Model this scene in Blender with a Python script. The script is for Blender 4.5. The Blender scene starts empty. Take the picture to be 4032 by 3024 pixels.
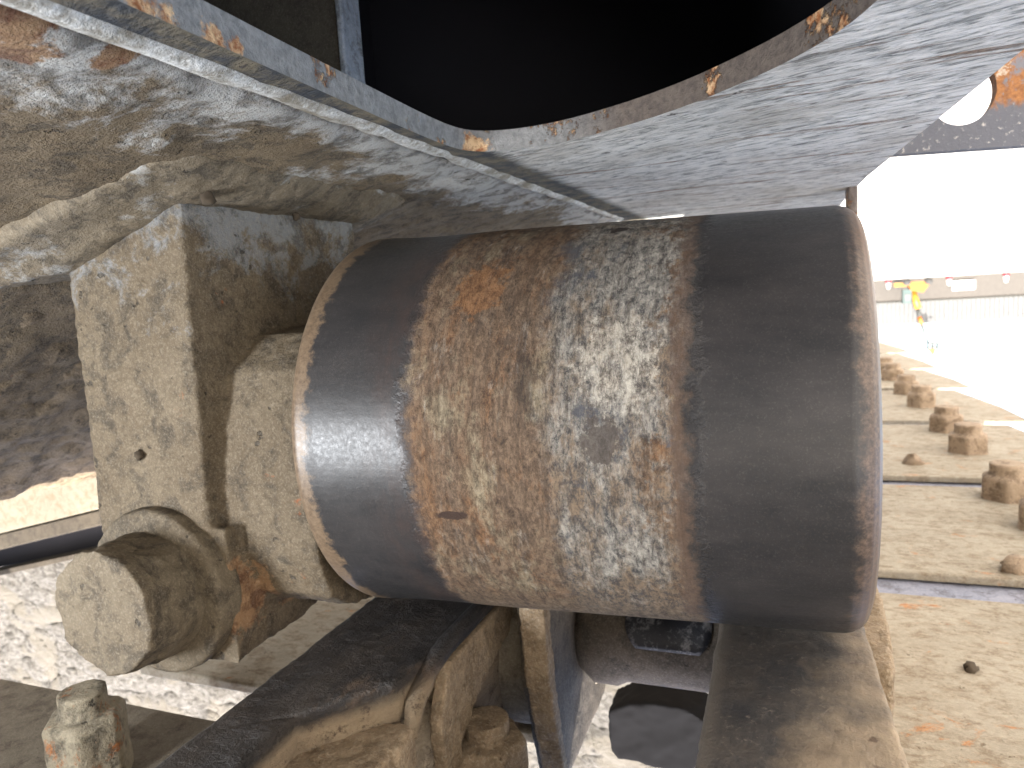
import bpy, bmesh, math, random
from mathutils import Vector, Matrix, noise
random.seed(7)
S = bpy.context.scene
C = S.collection
# ---------------------------------------------------------------- frame of reference
# Everything is written in (w, t, u): w = across the track towards its outer side, t = along the
# track away from the camera, u = real height above the lens. World = (-w, t, u + 0.9).
# The photograph was taken with the phone upside down, so real "up" is down in the picture.
CAMH = 0.9
def P(w, t, u): return Vector((-w, t, u + CAMH))
W_ = Vector((0.93343612, 0.01551235, -0.35840812))
T_ = Vector((0.35309866, 0.13680865, 0.92552943))
U_ = Vector((0.06339047, -0.99047603, 0.12222474))
def d_world(i): return Vector((-W_[i], T_[i], U_[i]))
cam = bpy.data.cameras.new('camera'); co = bpy.data.objects.new('camera', cam); C.objects.link(co)
rx, uy, fz = d_world(0), d_world(1), d_world(2)
m = Matrix((rx, uy, -fz)).transposed().to_4x4(); m.translation = P(0, 0, 0)
co.matrix_world = m
cam.lens = 25; cam.sensor_width = 36; cam.clip_start = 0.01; cam.clip_end = 3000
cam.dof.use_dof = True; cam.dof.focus_distance = 0.24; cam.dof.aperture_fstop = 26
S.camera = co
# ---------------------------------------------------------------- world, sun, exposure
SUN_EL, SUN_AZ = math.radians(42), math.radians(10)     # azimuth of the sun off the -t direction, towards the outer side
sun_dir = Vector((math.sin(-SUN_AZ) * math.cos(SUN_EL), -math.cos(SUN_AZ) * math.cos(SUN_EL), math.sin(SUN_EL)))
wd = bpy.data.worlds.new('World'); S.world = wd; wd.use_nodes = True
nt = wd.node_tree; nt.nodes.clear()
sky = nt.nodes.new('ShaderNodeTexSky'); sky.sky_type = 'NISHITA'; sky.sun_disc = False
sky.sun_elevation = SUN_EL; sky.sun_rotation = math.atan2(sun_dir.x, sun_dir.y)
sky.dust_density = 4.0
bg = nt.nodes.new('ShaderNodeBackground'); bg.inputs[1].default_value = 0.15
wo = nt.nodes.new('ShaderNodeOutputWorld')
nt.links.new(sky.outputs[0], bg.inputs[0]); nt.links.new(bg.outputs[0], wo.inputs[0])
sl = bpy.data.lights.new('sun', 'SUN'); sl.energy = 4.0; sl.angle = math.radians(0.5); sl.color = (1, .95, .86)
so = bpy.data.objects.new('sun', sl); C.objects.link(so)
so.rotation_euler = sun_dir.to_track_quat('Z', 'Y').to_euler()
# added area lamp: makes the white glare on the dark end of the roller
tl = bpy.data.lights.new('glare_lamp', 'AREA'); tl.shape = 'ELLIPSE'; tl.size = 0.055; tl.size_y = .12; tl.energy = 0.40; tl.color = (.93, .96, 1)
to = bpy.data.objects.new('glare_lamp', tl); C.objects.link(to)
hp = P(-.1508, .2163, .0499); ld = Vector((.562, -.822, .095)).normalized()
to.location = hp + ld * .34; to.rotation_euler = ld.to_track_quat('Z', 'Y').to_euler()
S.view_settings.view_transform = 'Standard'; S.view_settings.look = 'None'
S.view_settings.exposure = 2.5; S.view_settings.gamma = 1; S.view_settings.use_curve_mapping = False
S.render.engine = 'CYCLES'
S.cycles.max_bounces = 10; S.cycles.diffuse_bounces = 6

# ---------------------------------------------------------------- materials
class NB:
    def __init__(s, name):
        s.m = bpy.data.materials.new(name); s.m.use_nodes = True
        s.t = s.m.node_tree; s.t.nodes.clear()
        s.out = s.n('ShaderNodeOutputMaterial'); s.b = s.n('ShaderNodeBsdfPrincipled')
        s.l(s.b.outputs[0], s.out.inputs[0])
        s.tc = s.n('ShaderNodeTexCoord').outputs['Object']
    def n(s, k, **kw):
        x = s.t.nodes.new(k)
        for a, v in kw.items(): setattr(x, a, v)
        return x
    def l(s, a, b): s.t.links.new(a, b)
    def map(s, sc=(1, 1, 1), rot=(0, 0, 0), loc=(0, 0, 0)):
        k = s.n('ShaderNodeMapping'); k.inputs['Scale'].default_value = sc
        k.inputs['Rotation'].default_value = rot; k.inputs['Location'].default_value = loc
        s.l(s.tc, k.inputs[0]); return k.outputs[0]
    def noise(s, scale, detail=5, rough=.6, vec=None, dist=0):
        k = s.n('ShaderNodeTexNoise'); k.inputs['Scale'].default_value = scale
        k.inputs['Detail'].default_value = detail; k.inputs['Roughness'].default_value = rough
        k.inputs['Distortion'].default_value = dist
        s.l(vec if vec is not None else s.tc, k.inputs['Vector']); return k.outputs['Fac']
    def ramp(s, fac, stops, interp='LINEAR'):
        k = s.n('ShaderNodeValToRGB'); r = k.color_ramp; r.interpolation = interp
        while len(r.elements) > len(stops): r.elements.remove(r.elements[-1])
        while len(r.elements) < len(stops): r.elements.new(0.5)
        for e, (p, c) in zip(r.elements, stops):
            e.position = p; e.color = (c, c, c, 1) if isinstance(c, (int, float)) else (*c, 1)
        s.l(fac, k.inputs[0]); return k.outputs[0]
    def thr(s, fac, lo, hi): return s.ramp(fac, [(lo, 0.), (hi, 1.)])
    def mix(s, fac, a, b, mode='MIX'):
        k = s.n('ShaderNodeMix', data_type='RGBA', blend_type=mode)
        for v, i in ((fac, 0), (a, 6), (b, 7)):
            if isinstance(v, bpy.types.NodeSocket): s.l(v, k.inputs[i])
            elif i == 0: k.inputs[0].default_value = v
            else: k.inputs[i].default_value = (*v, 1) if not isinstance(v, (int, float)) else (v, v, v, 1)
        return k.outputs[2]
    def math(s, op, a, b=0., c=None, clamp=False):
        k = s.n('ShaderNodeMath', operation=op); k.use_clamp = clamp
        for i, v in enumerate((a, b, c)):
            if v is None: continue
            if isinstance(v, bpy.types.NodeSocket): s.l(v, k.inputs[i])
            else: k.inputs[i].default_value = v
        return k.outputs[0]
    def sep(s):
        k = s.n('ShaderNodeSeparateXYZ'); s.l(s.tc, k.inputs[0]); return k.outputs
    def bump(s, h, dist, strength=1.):
        k = s.n('ShaderNodeBump'); k.inputs['Strength'].default_value = strength; k.inputs['Distance'].default_value = dist
        s.l(h, k.inputs['Height'])
        if s.b.inputs['Normal'].is_linked: s.l(s.b.inputs['Normal'].links[0].from_socket, k.inputs['Normal'])
        s.l(k.outputs[0], s.b.inputs['Normal'])
    def blob(s, c, rad, sc=(1, 1, 1), edge=.5, nscale=90, rot=0.):
        """ragged spot around a real place on the object: 1 inside, 0 outside"""
        v = s.n('ShaderNodeVectorMath', operation='SUBTRACT'); s.l(s.tc, v.inputs[0]); v.inputs[1].default_value = c
        m = s.n('ShaderNodeMapping'); m.inputs['Scale'].default_value = [k / rad for k in sc]; m.inputs['Rotation'].default_value = (0, 0, rot); s.l(v.outputs[0], m.inputs[0])
        l = s.n('ShaderNodeVectorMath', operation='LENGTH'); s.l(m.outputs[0], l.inputs[0])
        x = s.math('ADD', l.outputs['Value'], s.math('MULTIPLY', s.math('SUBTRACT', s.noise(nscale, 6, .75), .5), edge * 3))
        return s.ramp(x, [(.80, 1.), (1.0, 0.)])
    def set(s, col=None, rough=None, metal=None, spec=None):
        for v, nme in ((col, 'Base Color'), (rough, 'Roughness'), (metal, 'Metallic'), (spec, 'Specular IOR Level')):
            if v is None: continue
            if isinstance(v, bpy.types.NodeSocket): s.l(v, s.b.inputs[nme])
            else: s.b.inputs[nme].default_value = (*v, 1) if isinstance(v, tuple) else v
        return s.m

def plain(name, col, rough=.6, metal=0.):
    nb = NB(name); n = nb.noise(3, 6); c = nb.mix(nb.thr(n, .3, .7), tuple(x * .85 for x in col), tuple(min(1, x * 1.12) for x in col))
    return nb.set(c, rough, metal)

def grimy(name, dust, dust2, paint=None, paint_cov=.62, paint_scale=28, rust=None, rust_cov=.66, rust_scale=30,
          stretch=(1, 1, 1), rot=(0, 0, 0), spk=.22, bump=.0012, fine=420, gloss=.75, paint_zone=None, dark=(.035, .03, .025), blobs=()):
    """dusty steel: two tones of dust, patches where paint shows through, rust, dark pits, pale grains, fine relief"""
    nb = NB(name)
    v = nb.map(stretch, rot)
    big = nb.noise(14, 6, .65, v); mid = nb.noise(85, 7, .72, v, .4); fin = nb.noise(fine, 5, .7, v); grit = nb.noise(fine * 2.4, 3, .7)
    c = nb.mix(nb.thr(big, .36, .64), dust, dust2)
    if paint:
        pn = nb.noise(paint_scale, 8, .75, nb.map(stretch, rot, (3.1, 1.7, .4)), .3)
        if paint_zone is not None:
            ax, a, b = paint_zone
            z = nb.n('ShaderNodeMapRange'); z.inputs['From Min'].default_value = a; z.inputs['From Max'].default_value = b
            z.inputs['To Min'].default_value = -.12; z.inputs['To Max'].default_value = .2
            nb.l(nb.sep()[ax], z.inputs[0]); pn = nb.math('ADD', pn, z.outputs[0])
        c = nb.mix(nb.thr(pn, paint_cov, paint_cov + .07), c, paint)
    c = nb.mix(nb.thr(mid, .40, .52), nb.mix(.68, c, dark, 'MIX'), c)
    c = nb.mix(nb.math('MULTIPLY', nb.thr(fin, .45, .75), .35), c, tuple(min(1, x * 1.7 + .02) for x in dust2))
    if rust:
        rn = nb.noise(rust_scale, 8, .78, nb.map(stretch, rot, (7.7, 2.2, 5.1)), .5)
        rm = nb.thr(rn, rust_cov, rust_cov + .06)
        c = nb.mix(rm, c, nb.mix(nb.thr(fin, .35, .65), rust, tuple(min(1, x * 2.1) for x in rust)))
    for bc_, br_, bs_, bcol in blobs:
        c = nb.mix(nb.blob(bc_, br_, bs_, .8), c, nb.mix(nb.thr(mid, .42, .56), bcol, (.27, .165, .09)))
    pits = nb.thr(nb.noise(170, 3, .5, nb.map((1, 1, 1), (0, 0, 0), (1, 9, 4))), .69, .73)
    c = nb.mix(nb.math('MULTIPLY', pits, .75), c, dark)
    c = nb.mix(nb.math('MULTIPLY', nb.thr(grit, .5, .8), spk), c, (.62, .56, .45))
    nb.bump(nb.math('ADD', nb.math('MULTIPLY', mid, .7), nb.math('SUBTRACT', nb.math('MULTIPLY', fin, .45), nb.math('MULTIPLY', pits, .5))), bump)
    nb.bump(grit, bump * .3)
    return nb.set(c, nb.ramp(mid, [(.3, min(1, gloss + .15)), (.7, gloss - .1)]), 0., .3)

DUST = (.098, .073, .046); DUST2 = (.142, .112, .075); BLUEG = (.19, .198, .205); RUST = (.17, .055, .02)
M = {}
M['bracket'] = grimy('bracket_paint_dust', DUST, DUST2, BLUEG, .60, 30, RUST, .64, 26, paint_zone=(2, CAMH + .04, CAMH - .05), blobs=[((.222, .232, CAMH + .122), .016, (1, 1, 1), (.11, .055, .03)), ((.222, .262, CAMH + .126), .010, (1, 1, 1), (.13, .07, .04))])
M['mud'] = grimy('caked_mud', (.15, .112, .070), (.24, .180, .115), None, bump=.003, dark=(.04, .03, .02), spk=.15)
M['bolt'] = grimy('bolt_dust', (.155, .128, .090), (.115, .090, .060), BLUEG, .66, 30, RUST, .74, 30)
M['weld'] = grimy('weld_dust', (.125, .096, .062), (.17, .140, .100), (.30, .30, .29), .57, 26)
M['slope'] = grimy('frame_side_dust', (.115, .083, .050), (.190, .145, .092), (.44, .44, .43), .56, 14, RUST, .70, 14,
                   stretch=(1, 1, 1), paint_zone=(0, .215, .146), bump=.0028, blobs=[((0.1500, 0.1100, 0.8400), 0.0110, (1, 1, .6), (.13, .055, .03)),((0.1600, 0.1200, 0.8420), 0.0090, (1, 1, .6), (.15, .08, .05)),((0.1475, 0.1370, 0.8380), 0.0085, (.8, 1.6, .6), (.16, .07, .035))])
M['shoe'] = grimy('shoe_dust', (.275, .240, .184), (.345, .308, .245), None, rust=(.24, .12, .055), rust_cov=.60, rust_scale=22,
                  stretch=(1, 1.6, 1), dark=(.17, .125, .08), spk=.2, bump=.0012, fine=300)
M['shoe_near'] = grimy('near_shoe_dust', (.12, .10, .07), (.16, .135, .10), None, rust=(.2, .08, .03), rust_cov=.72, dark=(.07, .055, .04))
M['lip'] = grimy('shoe_lip_steel', (.22, .24, .31), (.30, .31, .38), None, spk=.2, bump=.0005, dark=(.10, .10, .12))
M['nut'] = grimy('nut_dust', (.27, .20, .14), (.34, .26, .185), None, rust=(.24, .10, .04), rust_cov=.68, bump=.0015, dark=(.10, .065, .04))
M['nut_pale'] = grimy('pale_nut_dust', (.21, .175, .12), (.31, .27, .195), None, rust=(.20, .075, .025), rust_cov=.57, rust_scale=45, bump=.002)
M['sand'] = grimy('sandy_link_side', (.20, .148, .095), (.31, .235, .155), None, rust=(.30, .15, .07), rust_cov=.66, rust_scale=50,
                  dark=(.13, .09, .055), bump=.0022, fine=300, spk=.4, blobs=())
M['bush'] = grimy('bushing_brown', (.065, .055, .045), (.10, .08, .06), None, bump=.001, dark=(.04, .035, .03), spk=.2)

def link_mat(name, w0, w1, bright=1.):
    """worn running face: burnished dark steel, deepened for contact shade, in the middle, brown film, sandy dust on the flanks (by height)"""
    nb = NB(name)
    v = nb.map((1, .22, 1)); mid = nb.noise(60, 7, .7, v); fin = nb.noise(500, 5, .7); big = nb.noise(22, 4, .6, v)
    dark = nb.mix(nb.thr(mid, .35, .7), (.014, .014, .016), (.055, .045, .038))  # steel tone deepened to carry the roller's contact shade
    dark = nb.mix(nb.thr(nb.noise(35, 6, .7, nb.map((1, .3, 1), (0, 0, 0), (4, 1, 2))), .52, .68), dark, (.15, .10, .065))
    dark = nb.mix(nb.math('MULTIPLY', nb.thr(fin, .62, .75), .5), dark, (.30, .27, .23))
    sand = nb.mix(nb.thr(mid, .35, .65), (.15, .11, .073), (.32, .25, .165))
    sand = nb.mix(nb.thr(nb.noise(120, 7, .8), .54, .62), sand, (.085, .058, .038))
    z = nb.math('ADD', nb.sep()[2], nb.math('MULTIPLY', nb.math('SUBTRACT', big, .5), .012))
    k = nb.n('ShaderNodeMapRange'); k.inputs['From Min'].default_value = CAMH + .1425; k.inputs['From Max'].default_value = CAMH + .148
    nb.l(z, k.inputs[0])
    c = nb.mix(k.outputs[0], dark, sand)
    nb.bump(nb.math('ADD', mid, nb.math('MULTIPLY', fin, .8)), .0022)
    return nb.set(c, nb.ramp(k.outputs[0], [(0, .42), (1, .85)]), 0., .45)
M['link'] = link_mat('worn_shaded_link', -.187, -.13)

def roller_mat():
    nb = NB('roller_steel'); w = nb.math('MULTIPLY', nb.sep()[0], -1.)          # object x = -w
    circ = nb.map((1, .28, .28))                                               # streaks running round the barrel
    wob = nb.noise(26, 6, .7); wob2 = nb.noise(160, 4, .7)
    wn = nb.math('ADD', w, nb.math('MULTIPLY_ADD', nb.math('SUBTRACT', wob, .5), .030, nb.math('MULTIPLY', nb.math('SUBTRACT', wob2, .5), .012)))
    wf = nb.math('ADD', w, nb.math('MULTIPLY', nb.math('SUBTRACT', wob2, .5), .014))
    fin = nb.noise(620, 5, .75); mid = nb.noise(330, 9, .85, nb.map((1.2, .7, .7)), .3); patch = nb.noise(44, 9, .8, nb.map((1.5, .6, .6), (0, 0, 0), (.3, 5, 2)), .3)
    grit = nb.noise(1500, 2, .6)
    black = nb.mix(nb.thr(nb.noise(70, 6, .7, nb.map((.4, 1, 1))), .35, .7), (.022, .022, .024), (.042, .039, .040))
    black = nb.mix(nb.math('MULTIPLY', nb.thr(fin, .6, .78), .18), black, (.12, .11, .11))
    brown = nb.mix(nb.thr(mid, .38, .62), (.055, .038, .028), (.27, .19, .13))
    rust = nb.mix(nb.thr(mid, .42, .58), (.09, .05, .030), (.27, .155, .085))
    brown = nb.mix(nb.thr(patch, .50, .60), brown, rust)
    tan = nb.mix(nb.thr(mid, .42, .58), (.12, .095, .065), (.36, .30, .21))
    brown = nb.mix(nb.thr(nb.noise(36, 7, .75, nb.map((1.2, .7, .7), (0, 0, 0), (9, 3, 1))), .53, .62), brown, tan)
    grey = nb.mix(nb.thr(mid, .40, .62), (.05, .052, .057), (.50, .47, .42))
    strk = nb.noise(260, 7, .8, nb.map((1, .10, .10)))
    gz = nb.thr(nb.math('ADD', nb.noise(26, 7, .75, nb.map((1.6, .7, .7), (0, 0, 0), (1, 6, 3))), nb.math('MULTIPLY', nb.sep()[2], -1.2)), .44, .56)
    grey = nb.mix(gz, nb.mix(nb.thr(mid, .42, .58), (.075, .068, .064), (.27, .20, .14)), grey)
    grey = nb.mix(nb.thr(nb.noise(48, 6, .75, nb.map((1, .8, .8), (0, 0, 0), (2, 8, 6))), .56, .64), grey, (.10, .105, .12))
    mix1 = nb.mix(nb.thr(nb.noise(42, 6, .75, nb.map((1, .8, .8), (0, 0, 0), (5, 5, 5))), .50, .56), grey, brown)
    def step(src, a, b):
        k = nb.n('ShaderNodeMapRange'); k.interpolation_type = 'SMOOTHSTEP'
        k.inputs['From Min'].default_value = a; k.inputs['From Max'].default_value = b; nb.l(src, k.inputs[0]); return k.outputs[0]
    brown = nb.mix(nb.math('MULTIPLY', nb.thr(nb.noise(95, 8, .8, nb.map((1.3, .35, .35), (0, 0, 0), (7, 7, 2))), .57, .66), .6), brown, nb.mix(nb.thr(mid, .44, .56), (.10, .10, .10), (.48, .45, .40)))
    brown = nb.mix(nb.math('MULTIPLY', nb.thr(nb.noise(60, 8, .8, nb.map((1.3, .4, .4), (0, 0, 0), (1, 9, 2))), .54, .62), .6), brown, (.045, .036, .032))
    brown = nb.mix(nb.math('MULTIPLY', nb.thr(nb.noise(75, 5, .65, nb.map((1, .07, .07), (0, 0, 0), (4, 2, 2))), .50, .62), .38), brown, nb.mix(nb.thr(mid, .38, .62), (.095, .052, .030), (.24, .145, .080)))
    c = nb.mix(step(wf, -.1275, -.122), black, brown)
    c = nb.mix(nb.math('MULTIPLY', nb.math('SUBTRACT', step(wf, -.150, -.130), step(wf, -.125, -.121)), nb.thr(patch, .42, .62)), c, (.048, .034, .031))
    c = nb.mix(step(wn, -.078, -.068), c, grey)
    c = nb.mix(step(wn, -.046, -.040), c, mix1)
    c = nb.mix(nb.math('MULTIPLY', nb.math('SUBTRACT', step(wf, -.036, -.031), step(wf, -.028, -.026)), .8), c, (.12, .08, .06))
    c = nb.mix(step(wf, -.031, -.026), c, black)
    # dust gathered low on the barrel's upper side, brown outer rims
    dustz = nb.math('ADD', nb.sep()[2], nb.math('MULTIPLY', nb.math('SUBTRACT', patch, .5), .05))
    dk = nb.math('MULTIPLY', step(dustz, .052, .074), nb.math('SUBTRACT', step(wf, -.126, -.112), step(wf, -.035, -.022)))
    c = nb.mix(nb.math('MULTIPLY', dk, .8), c, nb.mix(nb.thr(mid, .4, .62), (.12, .085, .06), (.29, .235, .165)))
    rimc = nb.mix(nb.thr(fin, .35, .65), (.10, .068, .045), (.20, .145, .095))
    c = nb.mix(step(wf, -.1655, -.1685), c, rimc)
    c = nb.mix(nb.math('MULTIPLY', step(wf, .0180, .0225), .8), c, nb.mix(nb.thr(fin, .4, .65), (.075, .055, .045), (.17, .12, .09)))
    c = nb.mix(nb.blob((.1110, -.0811, .0212), .0050, (.7, 1, 2.6), .35, 300), c, (.06, .038, .03))
    c = nb.mix(nb.blob((.0575, -.0313, -.0778), .0050, (.7, 1, 2.2), .6, 300), c, (.04, .03, .028))
    c = nb.mix(nb.math('MULTIPLY', nb.blob((.0546, -.0835, -.0076), .0075, (1, 1, .8), .8, 200), .8), c, (.085, .07, .062))
    c = nb.mix(nb.math('MULTIPLY', nb.blob((.0503, -.0775, -.0319), .0150, (1.1, 1, .8), .8, 200), .6), c, nb.mix(nb.thr(mid, .42, .56), (.16, .14, .12), (.68, .64, .56)))
    c = nb.mix(nb.math('MULTIPLY', nb.blob((.1030, -.0595, -.0590), .0120, (1.2, 1, .8), .8, 200), .7), c, nb.mix(nb.thr(mid, .42, .56), (.15, .07, .03), (.36, .18, .08)))
    c = nb.mix(nb.math('MULTIPLY', nb.math('MULTIPLY', nb.thr(strk, .50, .64), .55), nb.math('SUBTRACT', step(wf, -.128, -.120), step(wf, -.035, -.025))), c, (.05, .036, .028))
    c = nb.mix(nb.math('MULTIPLY', nb.thr(grit, .55, .8), .05), c, (.6, .56, .5))
    rough = nb.math('SUBTRACT', .80, nb.math('MULTIPLY', nb.math('ADD', nb.math('SUBTRACT', 1., step(wf, -.128, -.118)), step(wf, -.03, -.024)), .39))
    rough = nb.math('ADD', rough, nb.math('MULTIPLY', nb.math('SUBTRACT', fin, .5), .5))
    onm = nb.math('SUBTRACT', step(wf, -.130, -.118), step(wf, -.03, -.022))
    nb.bump(nb.math('MULTIPLY', nb.math('ADD', nb.math('MULTIPLY', mid, .8), nb.math('MULTIPLY', fin, .4)), nb.math('MULTIPLY_ADD', onm, .95, .05)), .0014)
    nb.bump(nb.math('MULTIPLY', grit, nb.math('MULTIPLY_ADD', onm, .9, .1)), .0003)
    return nb.set(c, rough, 0., nb.math('SUBTRACT', nb.math('SUBTRACT', .50, nb.math('MULTIPLY', onm, .25)), nb.math('MULTIPLY', step(wf, -.030, -.024), .18)))
M['roller'] = roller_mat()

def streaky():
    """top plate: whitish blue paint scoured in one direction, rust showing in the grooves"""
    nb = NB('scoured_plate')
    rot = (0, 0, math.radians(-22))
    v = nb.map((1, 1, 1), rot)
    k = nb.n('ShaderNodeMapping'); k.inputs['Scale'].default_value = (.30, 1, 1); nb.l(v, k.inputs[0]); sv = k.outputs[0]
    a = nb.noise(330, 6, .66, sv, .5); b = nb.noise(95, 6, .72, nb.map((.12, 1, 1), rot), .3); f = nb.noise(700, 4, .7)
    c = nb.ramp(a, [(.32, (.13, .135, .14)), (.40, (.36, .37, .37)), (.47, (.72, .72, .71)), (.56, (.92, .91, .89))])
    c = nb.mix(nb.thr(b, .57, .63), c, nb.mix(nb.thr(f, .4, .6), (.15, .10, .075), (.36, .25, .18)))
    c = nb.mix(nb.math('MULTIPLY', nb.thr(nb.noise(16, 4, .6), .45, .7), .45), c, (.38, .33, .26))
    # dusty band near the valley and hole lip, its shade painted in dark
    z = nb.n('ShaderNodeMapRange'); z.inputs['From Min'].default_value = .116; z.inputs['From Max'].default_value = .124
    nb.l(nb.math('ADD', nb.sep()[0], nb.math('MULTIPLY', nb.math('SUBTRACT', b, .5), .015)), z.inputs[0])
    c = nb.mix(z.outputs[0], c, nb.mix(nb.thr(nb.noise(60, 7, .75), .42, .6), (.05, .055, .065), (.20, .17, .12)))
    ds = nb.thr(nb.noise(120, 3, .5), .70, .735)
    c = nb.mix(ds, c, (.07, .06, .055))
    nb.bump(nb.math('ADD', a, nb.math('MULTIPLY', b, 1.6)), .0060)
    return nb.set(c, .8, 0., .25)
M['plate'] = streaky()
def edge_mat():
    nb = NB('plate_cut_edge')
    n = nb.noise(30, 6, .7); f = nb.noise(300, 5, .7)
    c = nb.mix(nb.thr(f, .35, .65), (.17, .172, .175), (.30, .30, .30))
    z = nb.n('ShaderNodeMapRange'); z.inputs['From Min'].default_value = .095; z.inputs['From Max'].default_value = .06
    nb.l(nb.sep()[0], z.inputs[0])
    c = nb.mix(z.outputs[0], c, nb.mix(nb.thr(f, .4, .6), (.11, .09, .08), (.17, .14, .12)))
    r = nb.thr(nb.noise(38, 7, .75, nb.map((1, 1, 1), (0, 0, 0), (2.3, 4, 1))), .56, .60)
    c = nb.mix(r, c, nb.mix(nb.thr(f, .4, .6), (.35, .13, .045), (.72, .50, .30)))
    for t_, r_ in ((.1235, .006), (.130, .0045), (.1442, .005), (.1525, .0035), (.302, .007), (.309, .009), (.312, .008)):
        c = nb.mix(nb.blob((.130, t_, CAMH - .066), r_, (1, 1, 1), .7, 160), c, nb.mix(nb.thr(f, .4, .6), (.28, .10, .035), (.75, .52, .30)))
    nb.bump(nb.math('ADD', f, r), .0015)
    return nb.set(c, .7)
M['edge'] = edge_mat()
def bead_mat():
    nb = NB('weld_bead_white'); f = nb.noise(260, 5, .7); g = nb.noise(900, 3, .6)
    c = nb.mix(nb.thr(f, .35, .6), (.30, .28, .24), (.60, .61, .61)); c = nb.mix(nb.thr(g, .5, .7), c, (.8, .8, .78)); c = nb.mix(nb.thr(nb.noise(45, 6, .75), .44, .60), c, (.21, .185, .14))
    nb.bump(f, .002); return nb.set(c, .6)
M['bead'] = bead_mat()
def rusty_mat():
    nb = NB('rusty_plate'); n = nb.noise(38, 7, .75, None, .5); f = nb.noise(260, 5, .7)
    c = nb.mix(nb.thr(f, .35, .65), (.15, .06, .02), (.34, .15, .05))
    c = nb.mix(nb.thr(n, .53, .58), c, (.15, .15, .17)); c = nb.mix(nb.thr(nb.noise(60, 7, .75, nb.map((1, 1, 1), (0, 0, 0), (3, 3, 3))), .58, .62), c, (.42, .36, .29))
    z = nb.n('ShaderNodeMapRange'); z.inputs['From Min'].default_value = CAMH - .104; z.inputs['From Max'].default_value = CAMH - .096
    nb.l(nb.math('ADD', nb.sep()[2], nb.math('MULTIPLY', nb.math('SUBTRACT', n, .5), .06)), z.inputs[0])
    c = nb.mix(z.outputs[0], c, nb.mix(nb.thr(f, .58, .66), (.10, .105, .125), (.42, .40, .38)))
    nb.bump(f, .001); return nb.set(c, .8)
M['rusty'] = rusty_mat()
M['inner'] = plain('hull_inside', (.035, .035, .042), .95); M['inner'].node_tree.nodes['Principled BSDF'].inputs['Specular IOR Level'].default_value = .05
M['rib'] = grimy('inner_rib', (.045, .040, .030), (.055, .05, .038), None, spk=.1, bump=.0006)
M['rib_edge'] = grimy('rib_edge', (.20, .23, .27), (.26, .29, .33), (.42, .44, .46), .6, 60, bump=.0008)
def crust():
    nb = NB('pale_crust'); a = nb.noise(60, 8, .75, nb.map((1, 1, 1.8)), .5); b = nb.noise(9, 3, .5)
    c = nb.ramp(a, [(.36, (.018, .017, .015)), (.45, (.075, .068, .06)), (.56, (.14, .132, .122)), (.70, (.19, .183, .175))])
    c = nb.mix(nb.thr(b, .55, .60), c, (.125, .113, .095))
    nb.bump(a, .02); return nb.set(c, .9)
M['crust'] = crust()
def ground_mat():
    nb = NB('sunlit_yard'); a = nb.noise(.6, 6, .6); b = nb.noise(40, 5, .7)
    c = nb.mix(nb.thr(a, .3, .7), (.40, .37, .33), (.50, .47, .42)); c = nb.mix(nb.math('MULTIPLY', nb.thr(b, .45, .7), .3), c, (.36, .33, .28))
    return nb.set(c, .9)
M['ground'] = ground_mat()
M['wall'] = plain('far_wall', (.055, .050, .045), .8)
M['clad'] = plain('far_cladding', (.072, .075, .078), .6)
M['orange'] = plain('orange_paint', (.30, .085, .004), .5); M['yellow'] = plain('yellow_paint', (.28, .14, .01), .5)
M['grey'] = plain('grey_metal', (.05, .053, .05), .5); M['cab'] = plain('cab_green_grey', (.035, .06, .06), .4)
M['red'] = plain('red_plastic', (.17, .012, .02), .5); M['white'] = plain('white_plastic', (.6, .6, .6), .5)
M['navy'] = plain('navy_print', (.03, .06, .22), .6); M['rubber'] = plain('tyre_rubber', (.03, .03, .03), .8)
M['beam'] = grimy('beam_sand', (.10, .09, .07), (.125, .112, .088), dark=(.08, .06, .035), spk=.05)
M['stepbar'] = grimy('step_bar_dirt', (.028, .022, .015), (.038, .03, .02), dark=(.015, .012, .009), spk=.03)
M['voidm'] = plain('void_black', (.007, .007, .008), .95); M['voidm'].node_tree.nodes['Principled BSDF'].inputs['Specular IOR Level'].default_value = .05
M['pebble'] = plain('mud_crumb', (.06, .045, .03), .95)

# ---------------------------------------------------------------- builders
def finish(o, parent=None, mat=None):
    C.objects.link(o)
    if parent: o.parent = parent
    if mat: o.data.materials.append(mat)
    return o
def obj(name, bm, mat, parent=None, smooth=True, remesh=0, disp=None, smoo=0, bevel=0):
    bmesh.ops.recalc_face_normals(bm, faces=bm.faces)
    if smooth:
        for f in bm.faces: f.smooth = True
    me = bpy.data.meshes.new(name); bm.to_mesh(me); bm.free()
    o = finish(bpy.data.objects.new(name, me), parent, mat)
    if bevel:
        b = o.modifiers.new('bevel', 'BEVEL'); b.width = bevel; b.segments = 3; b.limit_method = 'ANGLE'; b.angle_limit = math.radians(35)
        b.harden_normals = True
    if remesh:
        r = o.modifiers.new('remesh', 'REMESH'); r.mode = 'VOXEL'; r.voxel_size = remesh; r.use_smooth_shade = True
    if smoo:
        s = o.modifiers.new('smooth', 'SMOOTH'); s.iterations = smoo; s.factor = .6
    for k, (sc, st) in enumerate(disp or []):
        tx = bpy.data.textures.new(name + '_relief', 'CLOUDS'); tx.noise_scale = sc; tx.noise_depth = 3
        d = o.modifiers.new('relief', 'DISPLACE'); d.texture = tx; d.strength = st; d.mid_level = .5; d.texture_coords = 'LOCAL'
    return o
def empty(name, label, cat, group=None, loc=None):
    o = bpy.data.objects.new(name, None); C.objects.link(o); o.empty_display_size = .02
    o['label'] = label; o['category'] = cat
    if group: o['group'] = group
    if loc is not None: o.location = loc
    return o
def tag(o, label, cat, group=None):
    o['label'] = label; o['category'] = cat
    if group: o['group'] = group
    return o
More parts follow.
